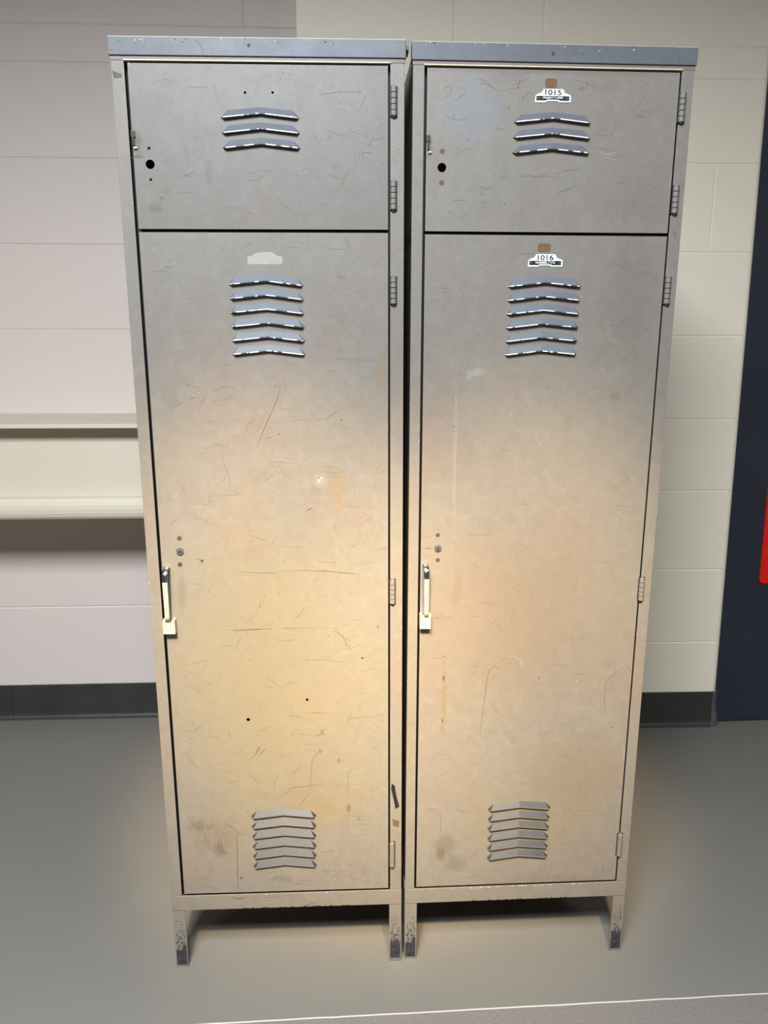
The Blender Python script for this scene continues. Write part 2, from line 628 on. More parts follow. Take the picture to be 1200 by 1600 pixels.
def leg_mesh(u, side, y0, depth_dir):
    """angle-iron leg; side = -1 left, +1 right; depth_dir +1 front leg, -1 rear leg"""
    bm = bmesh.new()
    w, t, d = 0.0265, 0.0025, 0.05
    a, b = (u, u + w) if side < 0 else (u - w, u)
    c = 0.005
    zt = Z_RAIL + 0.03
    inner = b if side < 0 else a
    if side < 0:
        pts = [(a, 0), (b - c * 0.5, 0), (b, c), (b, zt), (a, zt)]
    else:
        pts = [(a, c), (a + c * 0.8, 0), (b, 0), (b, zt), (a, zt)]
    ya, yb = (y0, y0 + t) if depth_dir > 0 else (y0 - t, y0)
    prism(bm, pts, ya, yb, 0)
    xa, xb = (u, u + t) if side < 0 else (u - t, u)
    y1 = y0 + d * depth_dir
    lo, hi = min(yb, y1) if depth_dir < 0 else yb, max(ya, y1) if depth_dir > 0 else ya
    if depth_dir > 0:
        lo, hi = yb, y1
        far = [(hi, c * 3), (hi - c * 3, 0)]
        prof = [(lo, 0), far[1], far[0], (hi, zt), (lo, zt)]
    else:
        lo, hi = y1, ya
        prof = [(lo + c * 3, 0), (hi, 0), (hi, zt), (lo, zt), (lo, c * 3)]
    A = [bm.verts.new((xa, p[0], p[1])) for p in prof]
    B = [bm.verts.new((xb, p[0], p[1])) for p in prof]
    bm.faces.new(A)
    bm.faces.new(B[::-1])
    for i in range(len(prof)):
        j = (i + 1) % len(prof)
        bm.faces.new((A[i], B[i], B[j], A[j]))
    if depth_dir > 0:
        # rubbed blue-black patch with its own ragged outline, bolt hole near the foot
        rnd = random.Random(int(u * 1000) + 5 + side)
        y = y0 - 0.0003
        n = 9
        top = [(a + 0.002 + (w - 0.004) * i / (n - 1), 0.05 + rnd.uniform(-0.008, 0.012)) for i in range(n)]
        q = [(a + 0.002, 0.0065), (b - 0.002, 0.0065)] + top[::-1]
        f = bm.faces.new([bm.verts.new((p[0], y, p[1])) for p in q])
        f.material_index = 1
        for i in range(60):
            fleck(bm, rnd.uniform(a + 0.004, b - 0.004), 0.05 + abs(rnd.gauss(0, 0.028)), 0.0013, 0.0016, y - 0.0001, 1, rnd, 6)
        disc(bm, (a + b) / 2 + 0.002, 0.018, 0.0022, y - 0.0002, y, 2, 10)
    return bm


def build_locker(M, uv, label, wr, ra, rb, spec):
    W = wr * S
    UA, UB = ra * S, rb * S
    DEP = 0.42
    root = thing('locker', M, label, 'locker', 'two steel lockers standing side by side')
    # carcass: sides, back, top, floor, shelf
    bm = bmesh.new()
    e, t = 0.004, 0.0015
    zb = Z_RAIL + 0.012
    zt = Z_TOP - 0.003
    box(bm, e, e + t, 0.004, DEP, zb, zt)
    box(bm, W - e - t, W - e, 0.004, DEP, zb, zt)
    box(bm, e, W - e, DEP - t, DEP, zb, zt)
    box(bm, e, W - e, 0.003, DEP, zt - t, zt)
    box(bm, e, W - e, 0.012, DEP, zb, zb + t)
    box(bm, e, W - e, 0.024, DEP, Z_MID - 0.016, Z_MID + 0.012)
    obj('body', bm, [M_IN if False else M_FRAME], root)
    # uprights beside the doors
    for k, (a, b) in enumerate(((0.0008, UA), (UB, W - 0.0008))):
        bm = bmesh.new()
        box(bm, a, b, 0.0, 0.004, Z_BOT + 0.0008, Z_DOOR + 0.006, 0, 0.0008)
        # door stop, blacked to paint the shade in the gap
        if k == 0:
            box(bm, b - 0.002, b + 0.012, 0.0175, 0.0195, Z_BOT, Z_DOOR, 1)
            box(bm, b - 0.003, b - 0.0012, 0.0042, 0.0175, Z_BOT, Z_DOOR, 1)
        else:
            box(bm, a - 0.012, a + 0.002, 0.0175, 0.0195, Z_BOT, Z_DOOR, 1)
            box(bm, a + 0.0012, a + 0.003, 0.0042, 0.0175, Z_BOT, Z_DOOR, 1)
        rnd = random.Random(spec['seed'] * 7 + k)
        for i in range(70):
            u, z = rnd.uniform(a + 0.003, b - 0.003), rnd.uniform(Z_BOT + .01, Z_DOOR)
            if rnd.random() < 0.7:
                fleck(bm, u, z, rnd.uniform(.3, .9) * .001, rnd.uniform(.3, 1.1) * .001, -0.0003, rnd.choice((2, 3, 3, 4)), rnd, 6)
            else:
                ln = rnd.uniform(.003, .008)
                strip(bm, [(u - ln * .3, z), (u + ln * .3, z + rnd.uniform(-.002, .002))], 0.0006, -0.0003, rnd.choice((2, 3, 4)))
        # worn bright corners
        for i in range(7):
            z = rnd.uniform(Z_BOT + .05, Z_DOOR)
            fleck(bm, rnd.choice((a + 0.0012, b - 0.0012)), z, 0.0007, rnd.uniform(.8, 2.2) * .001, -0.00035, 5, rnd, 6)
        for mk in spec['stile_marks'][k]:
            f = bm.faces.new([bm.verts.new((q[0], -0.0004, q[1])) for q in [uv(*p) for p in mk[1]]])
            f.material_index = mk[0]
        obj('upright', bm, [M_FRAME, M_BLACK, M_DARKCHIP, M_BROWN, M_GREYSC, M_WHITE], root)
    # header: cap with a narrow frame strip under it
    zc = Z_TOP - 0.0285
    bm = bmesh.new()
    box(bm, -0.0015, W + 0.0015, -0.0035, 0.02, zc, Z_TOP, 0, 0.0011)
    box(bm, -0.0012, W + 0.0012, -0.0032, 0.02, Z_TOP - 0.0012, Z_TOP + 0.0005, 1, 0.0004)
    rnd = random.Random(spec['seed'])
    uh, zh = uv(*spec['cap_hole'])
    disc(bm, uh, zh, 0.0028, -0.0039, -0.0036, 2, 12)
    for i in range(16):
        fleck(bm, rnd.uniform(0.01, W - 0.01), Z_TOP - abs(rnd.gauss(0, 0.004)) - 0.0015, rnd.uniform(.6, 2.5) * .001, rnd.uniform(.4, 1.4) * .001, -0.0038, 3 if rnd.random() < .5 else 2, rnd, 6)
    for i in range(30):
        fleck(bm, rnd.uniform(0.01, W - 0.01), rnd.uniform(zc + .003, Z_TOP - .003), rnd.uniform(.3, .7) * .001, rnd.uniform(.3, .9) * .001, -0.0037, 2, rnd, 6)
    for mk in spec['cap_marks']:
        strip(bm, [uv(*p) for p in mk[2]], mk[1] * .001, -0.0039, mk[0])
    obj('header', bm, [M_CAP, M_WHITE, M_DARKCHIP, M_LATCH, M_GREYSC], root)
    bm = bmesh.new()
    box(bm, 0.0, W, -0.0008, 0.022, Z_DOOR + 0.0015, zc + 0.002, 0, 0.0006)
    box(bm, UA - 0.001, UB + 0.001, -0.0022, 0.010, Z_DOOR + 0.0008, Z_DOOR + 0.0032, 1, 0.0008)  # cream flange, the warm reflection under the header put into its colour
    obj('top_rail', bm, [spec['strip_mat'], M_LATCH], root)
    # bottom rail
    bm = bmesh.new()
    box(bm, 0.0003, W - 0.0003, -0.0002, 0.003, Z_RAIL, Z_BOT, 0, 0.0009)
    box(bm, 0.003, W - 0.003, 0.0032, 0.02, Z_BOT - 0.004, Z_BOT - 0.002, 5)  # black strip paints the shade in the gap under the door
    box(bm, 0.003, W - 0.003, 0.0032, 0.006, Z_RAIL, Z_RAIL + 0.003, 0)
    rnd = random.Random(spec['seed'] + 40)
    for i in range(46):
        u, z = rnd.uniform(.01, W - .01), rnd.uniform(Z_RAIL + .003, Z_BOT)
        fleck(bm, u, z, rnd.uniform(.3, 1.4) * .001, rnd.uniform(.3, .9) * .001, -0.0005, rnd.choice((1, 2, 3)), rnd, 6)
    for i in range(22):
        u = rnd.uniform(.15, W - .1)
        fleck(bm, u, Z_RAIL + 0.0016, rnd.uniform(1, 5) * .001, .0012, -0.0005, 1, rnd, 7)
    for i in range(spec['rail_chips']):
        u = rnd.gauss(W * .5, W * .2)
        if 0.02 < u < W - 0.02:
            fleck(bm, u, Z_BOT - 0.0014, rnd.uniform(1, 4) * .001, .001, -0.0005, 4, rnd, 7)
    for mk in spec['rail_marks']:
        strip(bm, [uv(*p) for p in mk[2]], mk[1] * .001, -0.0006, mk[0])
    obj('bottom_rail', bm, [M_FRAME, M_DARKCHIP, M_BROWN, M_GREYSC, M_WHITE, M_BLACK], root)
    # legs
    for (u, side) in ((0.0005, -1), (W - 0.0005, 1)):
        obj('leg', leg_mesh(u, side, 0.0008, 1), [M_FRAME, M_NAVYFOOT, M_BLACK], root)
        obj('leg', leg_mesh(u, side, DEP - 0.0005, -1), [M_FRAME, M_NAVYFOOT, M_BLACK], root)
    if spec.get('spacer'):
        bm = bmesh.new()
        box(bm, W - 0.003, W + 0.0075, 0.012, 0.05, Z_TOP - 0.0115, Z_TOP - 0.001, 0, 0.0008)
        obj('joining_clip', bm, [spec['strip_mat']], root)

    gl, gr = spec['gap'], 0.0042
    # upper door
    holes = []
    louv = []

    def group(tl0, tr0, tl1, tr1, n, lip):
        a0, b0, a1, b1 = uv(*tl0), uv(*tr0), uv(*tl1), uv(*tr1)
        for i in range(n):
            k = i / (n - 1)
            ul, zl = a0[0] + (a1[0] - a0[0]) * k, a0[1] + (a1[1] - a0[1]) * k
            ur, zr = b0[0] + (b1[0] - b0[0]) * k, b0[1] + (b1[1] - b0[1]) * k
            louv.append(((ul + ur) / 2, (zl + zr) / 2, (ur - ul) / 2, (zr - zl) / 2, lip))
            holes.append(louver_hole((ul + ur) / 2, (zl + zr) / 2, (ur - ul) / 2, (zr - zl) / 2))

    def cut(px, py, r, kind='o'):
        u, z = uv(px, py)
        holes.append(circle(u, z, r) if kind == 'o' else star(u, z, r))
        return u, z
    group(*spec['up_louv'], 3, M_LIP)
    plugs = []
    for h in spec['up_holes']:
        u, z = cut(h[0], h[1], h[2], h[3])
        if h[4]:
            plugs.append((u, z, h[2], h[4]))
    du = door_panel(root, 'upper_door', UA + gl, UB - gr, Z_MID + 0.0028, Z_DOOR - 0.003, holes, spec['up_marks'], uv,
                    spec['up_mat'], spec['seed'] + 1, 130, 1.0)
    for (uc, z, hw, sl, lip) in louv:
        louver_obj(du, uc, z, hw, Y_DOOR, lip, sl)
    for q in plugs:
        plug(du, *q)
    for h in spec['up_hinges']:
        hinge(du, uv, *h)
    # damaged catch near the left edge of the upper door
    u, z = uv(*spec['catch'])
    bm = bmesh.new()
    box(bm, u - 0.0035, u + 0.0035, Y_DOOR - 0.003, Y_DOOR + 0.001, z + 0.002, z + 0.013, 0, 0.0008)
    box(bm, u - 0.0016, u + 0.0016, Y_DOOR - 0.0042, Y_DOOR, z - 0.012, z + 0.012, 1, 0.0006)
    box(bm, u - 0.0005, u + 0.006, Y_DOOR - 0.0036, Y_DOOR, z - 0.0165, z - 0.0135, 2, 0.0008)
    o = obj('catch', bm, [M_PLUG, M_DARKCHIP, M_WHITE], du)
    o['label'] = 'broken dark metal catch'
    # lower door
    holes.clear()
    louv.clear()
    group(*spec['lo_louv'], 6, M_LIP)
    group(*spec['foot_louv'], 6, spec['foot_lip'])
    plugs = []
    lk = None
    for h in spec['lo_holes']:
        u, z = cut(h[0], h[1], h[2], h[3])
        if h[4] == 'lock':
            lk = (u, z, h[2])
        elif h[4]:
            plugs.append((u, z, h[2], h[4]))
    dl = door_panel(root, 'lower_door', UA + gl, UB - gr, Z_BOT + 0.0068, Z_MID - 0.0028, holes, spec['lo_marks'], uv,
                    spec['lo_mat'], spec['seed'] + 2, spec['lo_rand'], 1.5)
    for (uc, z, hw, sl, lip) in louv:
        louver_obj(dl, uc, z, hw, Y_DOOR, lip, sl)
    for q in plugs:
        plug(dl, *q)
    lock_disc(dl, *lk, spec['lock_ang'])
    for h in spec['lo_hinges']:
        hinge(dl, uv, *h)
    handle(dl, uv, *spec['handle'])
    for c in spec.get('cards', ()):
        card(du if c[1] < 300 else dl, uv, *c)
    for p in spec.get('plates', ()):
        number_plate(du if p[1] < 300 else dl, uv, *p)
    if spec.get('ghost'):
        bm = bmesh.new()
        f = bm.faces.new([bm.verts.new((q[0], Y_DOOR - 0.0002, q[1])) for q in [uv(*p) for p in spec['ghost']]])
        obj('plate_mark', bm, [spec['ghost_mat']], dl)['label'] = 'pale outline left by a missing plate'
    return root


def bl(uv, px, py, ru, rz, c, k):
    u, z = uv(px, py)
    return (u, z, ru, rz, c, k)


# ------------------------------------------------------------------ left locker
uv = UV_L
mUL = paint('enamel_upper_door_of_left_locker', srgb(149, 142, 132), [
    bl(uv, 400, 99, 0.25, 0.006, PINK, .7), bl(uv, 214, 222, .012, .02, RUST, .55), bl(uv, 326, 270, .008, .02, GREYG, .6),
    bl(uv, 245, 325, .014, .009, RUST, .35), bl(uv, 215, 245, .012, .004, RUST, .5)], 1.3)
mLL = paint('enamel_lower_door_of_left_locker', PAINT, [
    bl(uv, 530, 765, .018, .045, YEL, .4), bl(uv, 340, 1305, .06, .06, RUST, .2), bl(uv, 345, 1325, .014, .02, RUST, .5),
    bl(uv, 312, 1290, .03, .014, RUST, .35), bl(uv, 440, 1372, .03, .01, GREYG, .4), bl(uv, 597, 585, .014, .05, YEL, .35),
    bl(uv, 502, 750, .014, .016, PALE, .45), bl(uv, 430, 1090, .24, .40, srgb(190, 170, 124), .5),  # broad yellow blob: warm light pool painted over the aged yellowing
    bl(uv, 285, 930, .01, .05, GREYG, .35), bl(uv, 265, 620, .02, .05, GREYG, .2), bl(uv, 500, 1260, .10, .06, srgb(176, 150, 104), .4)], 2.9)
spec_L = dict(
    seed=11, gap=0.0062, cap_hole=(389, 72), rail_chips=3, spacer=True,
    strip_mat=paint('pinkish_bare_enamel', srgb(158, 138, 128), seed=1.9),
    cap_marks=[(2, .5, [(304, 60), (312, 69), (318, 82), (320, 88)]), (2, .8, [(171, 78), (178, 79)])],
    stile_marks=[[(3, [(175, 110), (190, 116), (190, 121), (178, 122)])],
                 [(1, [(612, 1224), (617, 1228), (619, 1242), (624, 1260), (618, 1264), (614, 1245), (611, 1232)]),
                  (3, [(613, 1279), (624, 1283), (623, 1292), (614, 1290)])]],
    rail_marks=[(1, 1.2, [(360, 1401), (372, 1404), (385, 1402)]), (1, .8, [(410, 1402), (440, 1402)]),
                (1, 1.0, [(468, 1417), (482, 1413), (492, 1410)])],
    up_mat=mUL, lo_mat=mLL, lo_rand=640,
    up_louv=((345, 184.5), (468.5, 185.5), (348, 232), (470, 232.5)),
    up_holes=[(235, 257, .0078, 'o', None), (233, 232, .0045, 's', None), (236, 281, .0042, 's', None),
              (383, 145, .0022, 'o', None), (426, 145, .0022, 'o', None)],
    up_hinges=[(615, 136, 182), (614.5, 284, 328)],
    catch=(209, 217),
    up_marks=[('s', 'g', .9, [(333, 128), (337, 140), (342, 160)]), ('s', 'b', .9, [(285, 222), (291, 232), (294, 248)]),
              ('s', 'b', .7, [(316, 226), (319, 240)]), ('s', 'b', .8, [(284, 283), (290, 274), (300, 276)]),
              ('s', 'g', .8, [(355, 255), (357, 280)]), ('s', 'd', .9, [(249, 311), (253, 308), (257, 312)]), ('s', 'd', .8, [(253, 308), (252, 316)]),
              ('s', 'd', .9, [(236, 329), (242, 327)]), ('s', 'd', .9, [(246, 327), (252, 330)]),
              ('s', 'b', 1.3, [(206, 247), (214, 245), (223, 246)]), ('s', 'w', 1.0, [(201, 97), (202, 104)]), ('s', 'w', .9, [(241, 203), (244, 207)]),
              ('s', 'd', .7, [(255, 252), (262, 254)]), ('s', 'g', .8, [(415, 130), (419, 146)]), ('s', 'w', .6, [(530, 168), (548, 168)]),
              ('s', 'w', .6, [(535, 202), (562, 201)]), ('s', 'b', .6, [(555, 235), (554, 262)]), ('s', 'd', .7, [(594, 256), (600, 252)]),
              ('f', 'd', 457, 109, .9, .6), ('f', 'd', 386, 240, .5, 1.2), ('f', 'b', 557, 221, .8, .8), ('f', 'b', 259, 115, .6, 1.5),
              ('s', 'g', .7, [(520, 310), (532, 290), (545, 270)]), ('s', 'g', .6, [(430, 315), (441, 305)]), ('s', 'g', .6, [(497, 325), (505, 318), (512, 325)])],
    lo_louv=((357, 444), (475, 446), (362.5, 553), (478.5, 553.5)),
    foot_louv=((392.3, 1275), (494.5, 1273), (395.8, 1352.5), (495.5, 1350)), foot_lip=mLL,
    lo_holes=[(280.5, 841, .0046, 'o', M_HOLE), (281.5, 861, .0076, 'o', 'lock'), (281.5, 882, .0046, 'o', M_DARKCHIP),
              (392, 406.5, .0024, 'o', None), (434, 407, .0024, 'o', None), (388, 1124, .0038, 'o', None), (480, 1093, .003, 'o', None)],
    lock_ang=0.4,
    lo_hinges=[(614.5, 433, 475), (613, 905, 942), (612.5, 1315, 1352)],
    handle=(261.5, 886, 264.5, 966, (257, 965, 277, 986)),
    ghost=[(387, 413), (387, 401), (393, 400), (398, 396), (410, 394), (425, 394), (433, 400), (441, 401), (441, 413)],
    ghost_mat=simple('pale_old_enamel', srgb(142, 136, 126), .5, var=.04),
    lo_marks=[('s', 'd', .7, [(402, 697), (412, 672), (424, 645), (434, 622), (438, 605)]), ('s', 'b', .9, [(345, 707), (352, 728), (358, 745), (362, 765)]),
              ('s', 'b', .8, [(341, 773), (360, 774), (378, 771)]), ('s', 'd', 1.3, [(479, 798), (484, 795), (488, 793)]),
              ('s', 'd', .8, [(375, 893), (430, 896)]), ('s', 'b', .7, [(395, 896), (480, 890)]), ('s', 'd', .8, [(470, 891), (510, 892), (540, 895), (563, 897)]),
              ('s', 'd', 1.2, [(364, 985), (382, 984), (400, 983), (424, 982)]), ('s', 'd', .8, [(440, 981), (478, 981)]), ('s', 'b', .5, [(478, 981), (530, 980)]),
              ('s', 'd', .8, [(523, 985), (535, 993), (540, 1001), (540, 1006), (548, 1012)]), ('f', 'd', 566, 1028, 4, 2.2), ('f', 'd', 443, 877, 1.4, 1.4),
              ('f', 'd', 534, 656, 1.5, 1.5), ('f', 'b', 436, 678, 2.0, 1.8), ('f', 'd', 325, 754, 1.2, 1.2), ('f', 'd', 328, 783, 1.3, 1.3), ('f', 'd', 482, 892, 1.0, 1.0),
              ('f', 'd', 513, 993, 1.2, 1.4), ('s', 'b', 1.6, [(436, 922), (437, 932)]), ('s', 'b', 1.8, [(407, 935), (407, 950)]), ('s', 'b', 1.2, [(310, 932), (311, 942)]),
              ('s', 'g', .9, [(354, 950), (354, 968)]), ('f', 'g', 591, 979, 4, 4), ('f', 'd', 316, 876, 2.2, 3.4), ('s', 'd', 1.6, [(309, 873), (314, 875), (316, 880)]),
              ('f', 'w', 498, 751, 3.2, 3.2), ('f', 'w', 502, 747, 2.5, 2.5), ('s', 'w', 1.0, [(492, 742), (500, 756)]), ('s', 'g', .9, [(471, 764), (498, 764)]),
              ('s', 'b', .7, [(295, 625), (300, 622), (308, 621)]), ('s', 'b', .7, [(310, 640), (318, 625), (324, 617)]), ('s', 'b', .6, [(335, 611), (350, 604), (360, 604)]),
              ('s', 'g', 1.2, [(470, 1032), (500, 1030), (538, 1034)]), ('s', 'b', .8, [(475, 1114), (495, 1113), (514, 1114)]),
              ('s', 'g', 2.4, [(490, 1150), (500, 1148), (506, 1138)]), ('f', 'g', 503, 1143, 4.5, 9), ('f', 'g', 500, 1172, 6, 6), ('s', 'g', 1.8, [(497, 1175), (488, 1187), (486, 1205), (486, 1235)]),
              ('s', 'd', 1.4, [(399, 1178), (404, 1168), (407, 1166)]), ('s', 'd', 1.0, [(404, 1182), (412, 1172), (415, 1168)]), ('s', 'd', .9, [(403, 1172), (409, 1174)]), ('s', 'b', 2, [(374, 1176), (380, 1167)]),
              ('s', 'b', 1.0, [(442, 1244), (455, 1230), (470, 1229), (486, 1226), (505, 1227)]), ('s', 'g', .8, [(505, 1227), (570, 1224)]), ('s', 'b', 1, [(467, 1260), (476, 1248), (486, 1237)]),
              ('s', 'g', 1.4, [(429, 1234), (428, 1222), (436, 1210)]), ('s', 'b', 1.0, [(456, 1210), (464, 1202), (470, 1195)]), ('s', 'g', 1.2, [(543, 1240), (544, 1210), (550, 1195)]), ('f', 'g', 530, 1188, 4, 7), ('f', 'g', 545, 1262, 6, 9), ('s', 'g', 1.3, [(543, 1270), (543, 1296)]), ('f', 'g', 560, 1278, 4, 5),
              ('s', 'b', 1.2, [(350, 1284), (362, 1292), (372, 1300)]), ('s', 'b', 1.6, [(370, 1300), (371, 1330), (371, 1365), (372, 1390)]), ('f', 'b', 377, 1371, 6, 3),
              ('s', 'g', .7, [(285, 1261), (320, 1261)]), ('s', 'g', .7, [(285, 1371), (330, 1374)]), ('s', 'd', .8, [(503, 1360), (540, 1360)]), ('s', 'b', .6, [(520, 1287), (600, 1288)]), ('s', 'b', .6, [(524, 1305), (590, 1304)]),
              ('s', 'd', 1.0, [(579, 1326), (584, 1314)]), ('s', 'd', .7, [(573, 1335), (574, 1345)]), ('s', 'w', .8, [(318, 1285), (322, 1300)]), ('s', 'w', .7, [(348, 1310), (352, 1330)]), ('s', 'w', .6, [(331, 1290), (332, 1318)]), ('s', 'w', .6, [(297, 1290), (312, 1302)]),
              ('s', 'b', .9, [(316, 1288), (322, 1310), (330, 1325)]), ('s', 'b', .8, [(330, 1352), (332, 1362)]), ('s', 'b', .8, [(290, 1176), (298, 1188), (310, 1200)]), ('s', 'g', .9, [(312, 1052), (324, 1040)]), ('s', 'g', .9, [(284, 1046), (310, 1054)]),
              ('s', 'b', .8, [(540, 1130), (548, 1120), (548, 1112)]), ('s', 'b', .9, [(556, 1146), (566, 1124)]), ('s', 'b', .8, [(560, 1120), (580, 1121)]), ('s', 'g', 1.0, [(415, 1055), (428, 1066), (440, 1076)]), ('s', 'g', .9, [(442, 1076), (452, 1066), (466, 1064)]),
              ('s', 'd', 1.0, [(432, 540), (434, 549)]), ('s', 'b', .6, [(525, 561), (580, 563)])])

# ------------------------------------------------------------------ right locker
uv = UV_R
BLUEGREY = srgb(160, 164, 172)
mUR = paint('enamel_upper_door_of_right_locker', PAINT, [
    bl(uv, 770, 109, .14, .008, PINK, .75), bl(uv, 930, 112, .16, .008, PINK, .6), bl(uv, 790, 122, .05, .012, PINK, .35),
    bl(uv, 670, 228, .007, .02, RUST, .5), bl(uv, 990, 320, .08, .05, PINK, .35), bl(uv, 680, 265, .012, .05, PINK, .3), bl(uv, 740, 170, .06, .07, BLUEGREY, .5)], 4.6)
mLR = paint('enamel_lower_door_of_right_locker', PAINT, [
    bl(uv, 745, 582, .016, .009, PALE, .8), bl(uv, 733, 585, .006, .012, PALE, .7), bl(uv, 711, 700, .004, .17, PALE, .4), bl(uv, 985, 460, .06, .12, GREYG, .25),
    bl(uv, 695, 1320, .03, .035, GREYG, .5), bl(uv, 688, 1335, .014, .02, RUST, .35), bl(uv, 712, 1350, .03, .02, GREYG, .45), bl(uv, 693, 1095, .007, .1, srgb(158, 136, 98), .5),
    bl(uv, 715, 920, .012, .05, srgb(144, 122, 90), .3), bl(uv, 800, 960, .24, .2, srgb(168, 144, 120), .5), bl(uv, 812, 1290, .14, .1, srgb(172, 154, 118), .6),  # the broad warm blobs put the warm light into the door colour
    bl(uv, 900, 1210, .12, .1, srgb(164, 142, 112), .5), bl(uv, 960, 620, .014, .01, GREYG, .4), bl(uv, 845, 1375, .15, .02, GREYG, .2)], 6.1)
spec_R = dict(
    seed=23, gap=0.0045, cap_hole=(863.5, 85), rail_chips=24,
    strip_mat=spec_L['strip_mat'],
    cap_marks=[(1, .8, [(1058, 75), (1064, 77)]), (2, .6, [(1059, 82), (1060, 100)]), (4, .7, [(690, 70), (686, 82), (688, 95)])],
    stile_marks=[[], [(4, [(1052, 360), (1054, 360), (1057, 373), (1055, 374)])]],
    rail_marks=[(2, 1.6, [(866, 1384), (864, 1396)]), (4, 1.5, [(735, 1389), (752, 1387)])],
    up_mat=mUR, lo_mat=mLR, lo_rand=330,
    up_louv=((802, 191.5), (923, 193.5), (799.5, 239.5), (920.5, 240.3)),
    up_holes=[(691, 237, .0046, 'o', M_PLUG), (690.3, 262, .0078, 'o', None), (690, 286, .0046, 'o', M_PLUG)],
    up_hinges=[(1064.3, 146, 192), (1053.8, 291, 334)],
    catch=(669, 224),
    up_marks=[('s', 'g', .8, [(692, 142), (696, 137), (703, 136), (706, 141), (703, 149), (697, 152)]), ('s', 'g', .8, [(715, 141), (720, 137), (727, 139), (727, 146), (719, 152), (710, 158)]),
              ('s', 'd', .8, [(812, 123), (811, 131), (809, 137), (805, 139)]), ('s', 'd', .8, [(917, 122), (918, 132), (915, 139)]), ('s', 'd', .7, [(905, 140), (909, 136), (913, 136)]), ('s', 'd', .7, [(905, 138), (910, 141), (914, 139)]),
              ('s', 'b', .6, [(742, 121), (756, 126), (768, 134)]), ('s', 'b', .6, [(750, 130), (762, 133), (776, 141)]), ('s', 'w', 2.2, [(667, 240), (672, 240), (675, 239)]), ('s', 'w', 1.2, [(667, 236), (668, 240)]),
              ('s', 'g', .6, [(810, 276), (840, 275), (880, 278)]), ('s', 'b', .8, [(994, 231), (999, 231)]), ('f', 'd', 789, 319.5, 1.3, 1.5), ('f', 'b', 752, 303, 1.6, 1.2), ('f', 'b', 758, 295, .9, 1.5),
              ('s', 'w', .5, [(935, 238), (950, 242), (975, 235)]), ('s', 'w', .5, [(940, 246), (962, 250)]), ('f', 'b', 948, 136, .7, 1.6)],
    lo_louv=((792, 447.5), (908, 447.5), (786.5, 554), (900.5, 553)),
    foot_louv=((761.7, 1263.5), (860, 1260.5), (760, 1339.5), (855, 1335.5)), foot_lip=mLR,
    lo_holes=[(684, 836, .0042, 'o', M_HOLE), (684, 856, .0072, 'o', 'lock'), (684, 875, .0042, 'o', M_HOLE)],
    lock_ang=1.2,
    lo_hinges=[(1041.5, 434, 475), (1001, 902, 937), (967, 1302, 1335)],
    handle=(664.3, 881, 665, 959, (655, 957, 671.5, 978)),
    cards=[(852, 123, 869.5, 137), (840.5, 380.5, 859, 393.5)],
    plates=[(836, 139.5, 891, 161, '1015', 'PROJECT 5 USER'), (825, 397.5, 878, 417, '1016', 'NUMBER 7 V15')],
    lo_marks=[('s', 'd', 1.6, [(661, 856), (668, 857)]), ('s', 'd', 1.4, [(667, 854), (671, 858), (674, 854)]), ('s', 'w', .8, [(845, 417), (846, 423)]),
              ('s', 'b', 1.2, [(782, 1045), (772, 1040), (763, 1048), (760, 1065), (757, 1090), (754, 1112), (750, 1148)]), ('s', 'g', .9, [(763, 1048), (778, 1034), (794, 1026)]), ('s', 'b', 1.0, [(946, 1118), (944, 1095), (946, 1065), (960, 1052), (975, 1042)]),
              ('f', 'd', 842, 1059, 1.8, 1.8), ('f', 'd', 810, 924, 1.3, 1.3), ('f', 'd', 830, 928, 1.2, 1.2), ('f', 'd', 805, 917, .8, .8), ('f', 'd', 918, 1075, 1.2, 1.0), ('f', 'd', 981, 1043, 1.2, 1.2), ('f', 'd', 730, 1158, 1.2, 1.2),
              ('s', 'd', .8, [(810, 676), (810, 680)]), ('s', 'd', .8, [(831, 682), (834, 680)]), ('s', 'w', 1.1, [(842, 696), (846, 693)]), ('s', 'b', .8, [(722, 780), (724, 768)]), ('s', 'd', .9, [(705, 665), (711, 667), (712, 664)]), ('s', 'd', .7, [(834, 579), (838, 592)]), ('s', 'g', .6, [(740, 805), (790, 830)]),
              ('s', 'w', .8, [(798, 644), (800, 652)]), ('s', 'w', .9, [(710, 620), (713, 630)]), ('s', 'w', .45, [(790, 1027), (800, 1024), (812, 1030), (818, 1045)]), ('s', 'g', .8, [(810, 1070), (814, 1062)]), ('s', 'd', .5, [(672, 965), (708, 964)]), ('s', 'b', .9, [(730, 835), (770, 835)]),
              ('f', 'b', 693, 1058, 3, 8), ('f', 'b', 691, 1125, 3, 5), ('s', 'b', 2.2, [(688, 1268), (688, 1300)]), ('s', 'd', .8, [(894, 1284), (898, 1270)]), ('s', 'b', 1.0, [(730, 1345), (740, 1335), (746, 1325)]), ('s', 'd', .9, [(674, 1372), (679, 1364)]), ('f', 'd', 852, 1350, 1.0, 2.0), ('f', 'd', 790, 1380, 5, 2.2), ('f', 'd', 776, 1246, 1, 1.4), ('f', 'd', 941, 1359, 1.2, 2), ('s', 'g', .8, [(898, 1262), (906, 1250)]), ('s', 'w', .8, [(974, 1165), (975, 1190)])])

build_locker(ML, UV_L, 'left steel locker without number plates, lower door yellowed by age and painted-in warm light, black tear on its right upright', 1.0, 0.0460, 0.9494, spec_L)
build_locker(MR, UV_R, 'right steel locker with two white number plates under brown card squares', 0.9914, 0.0413, 0.9464, spec_R)


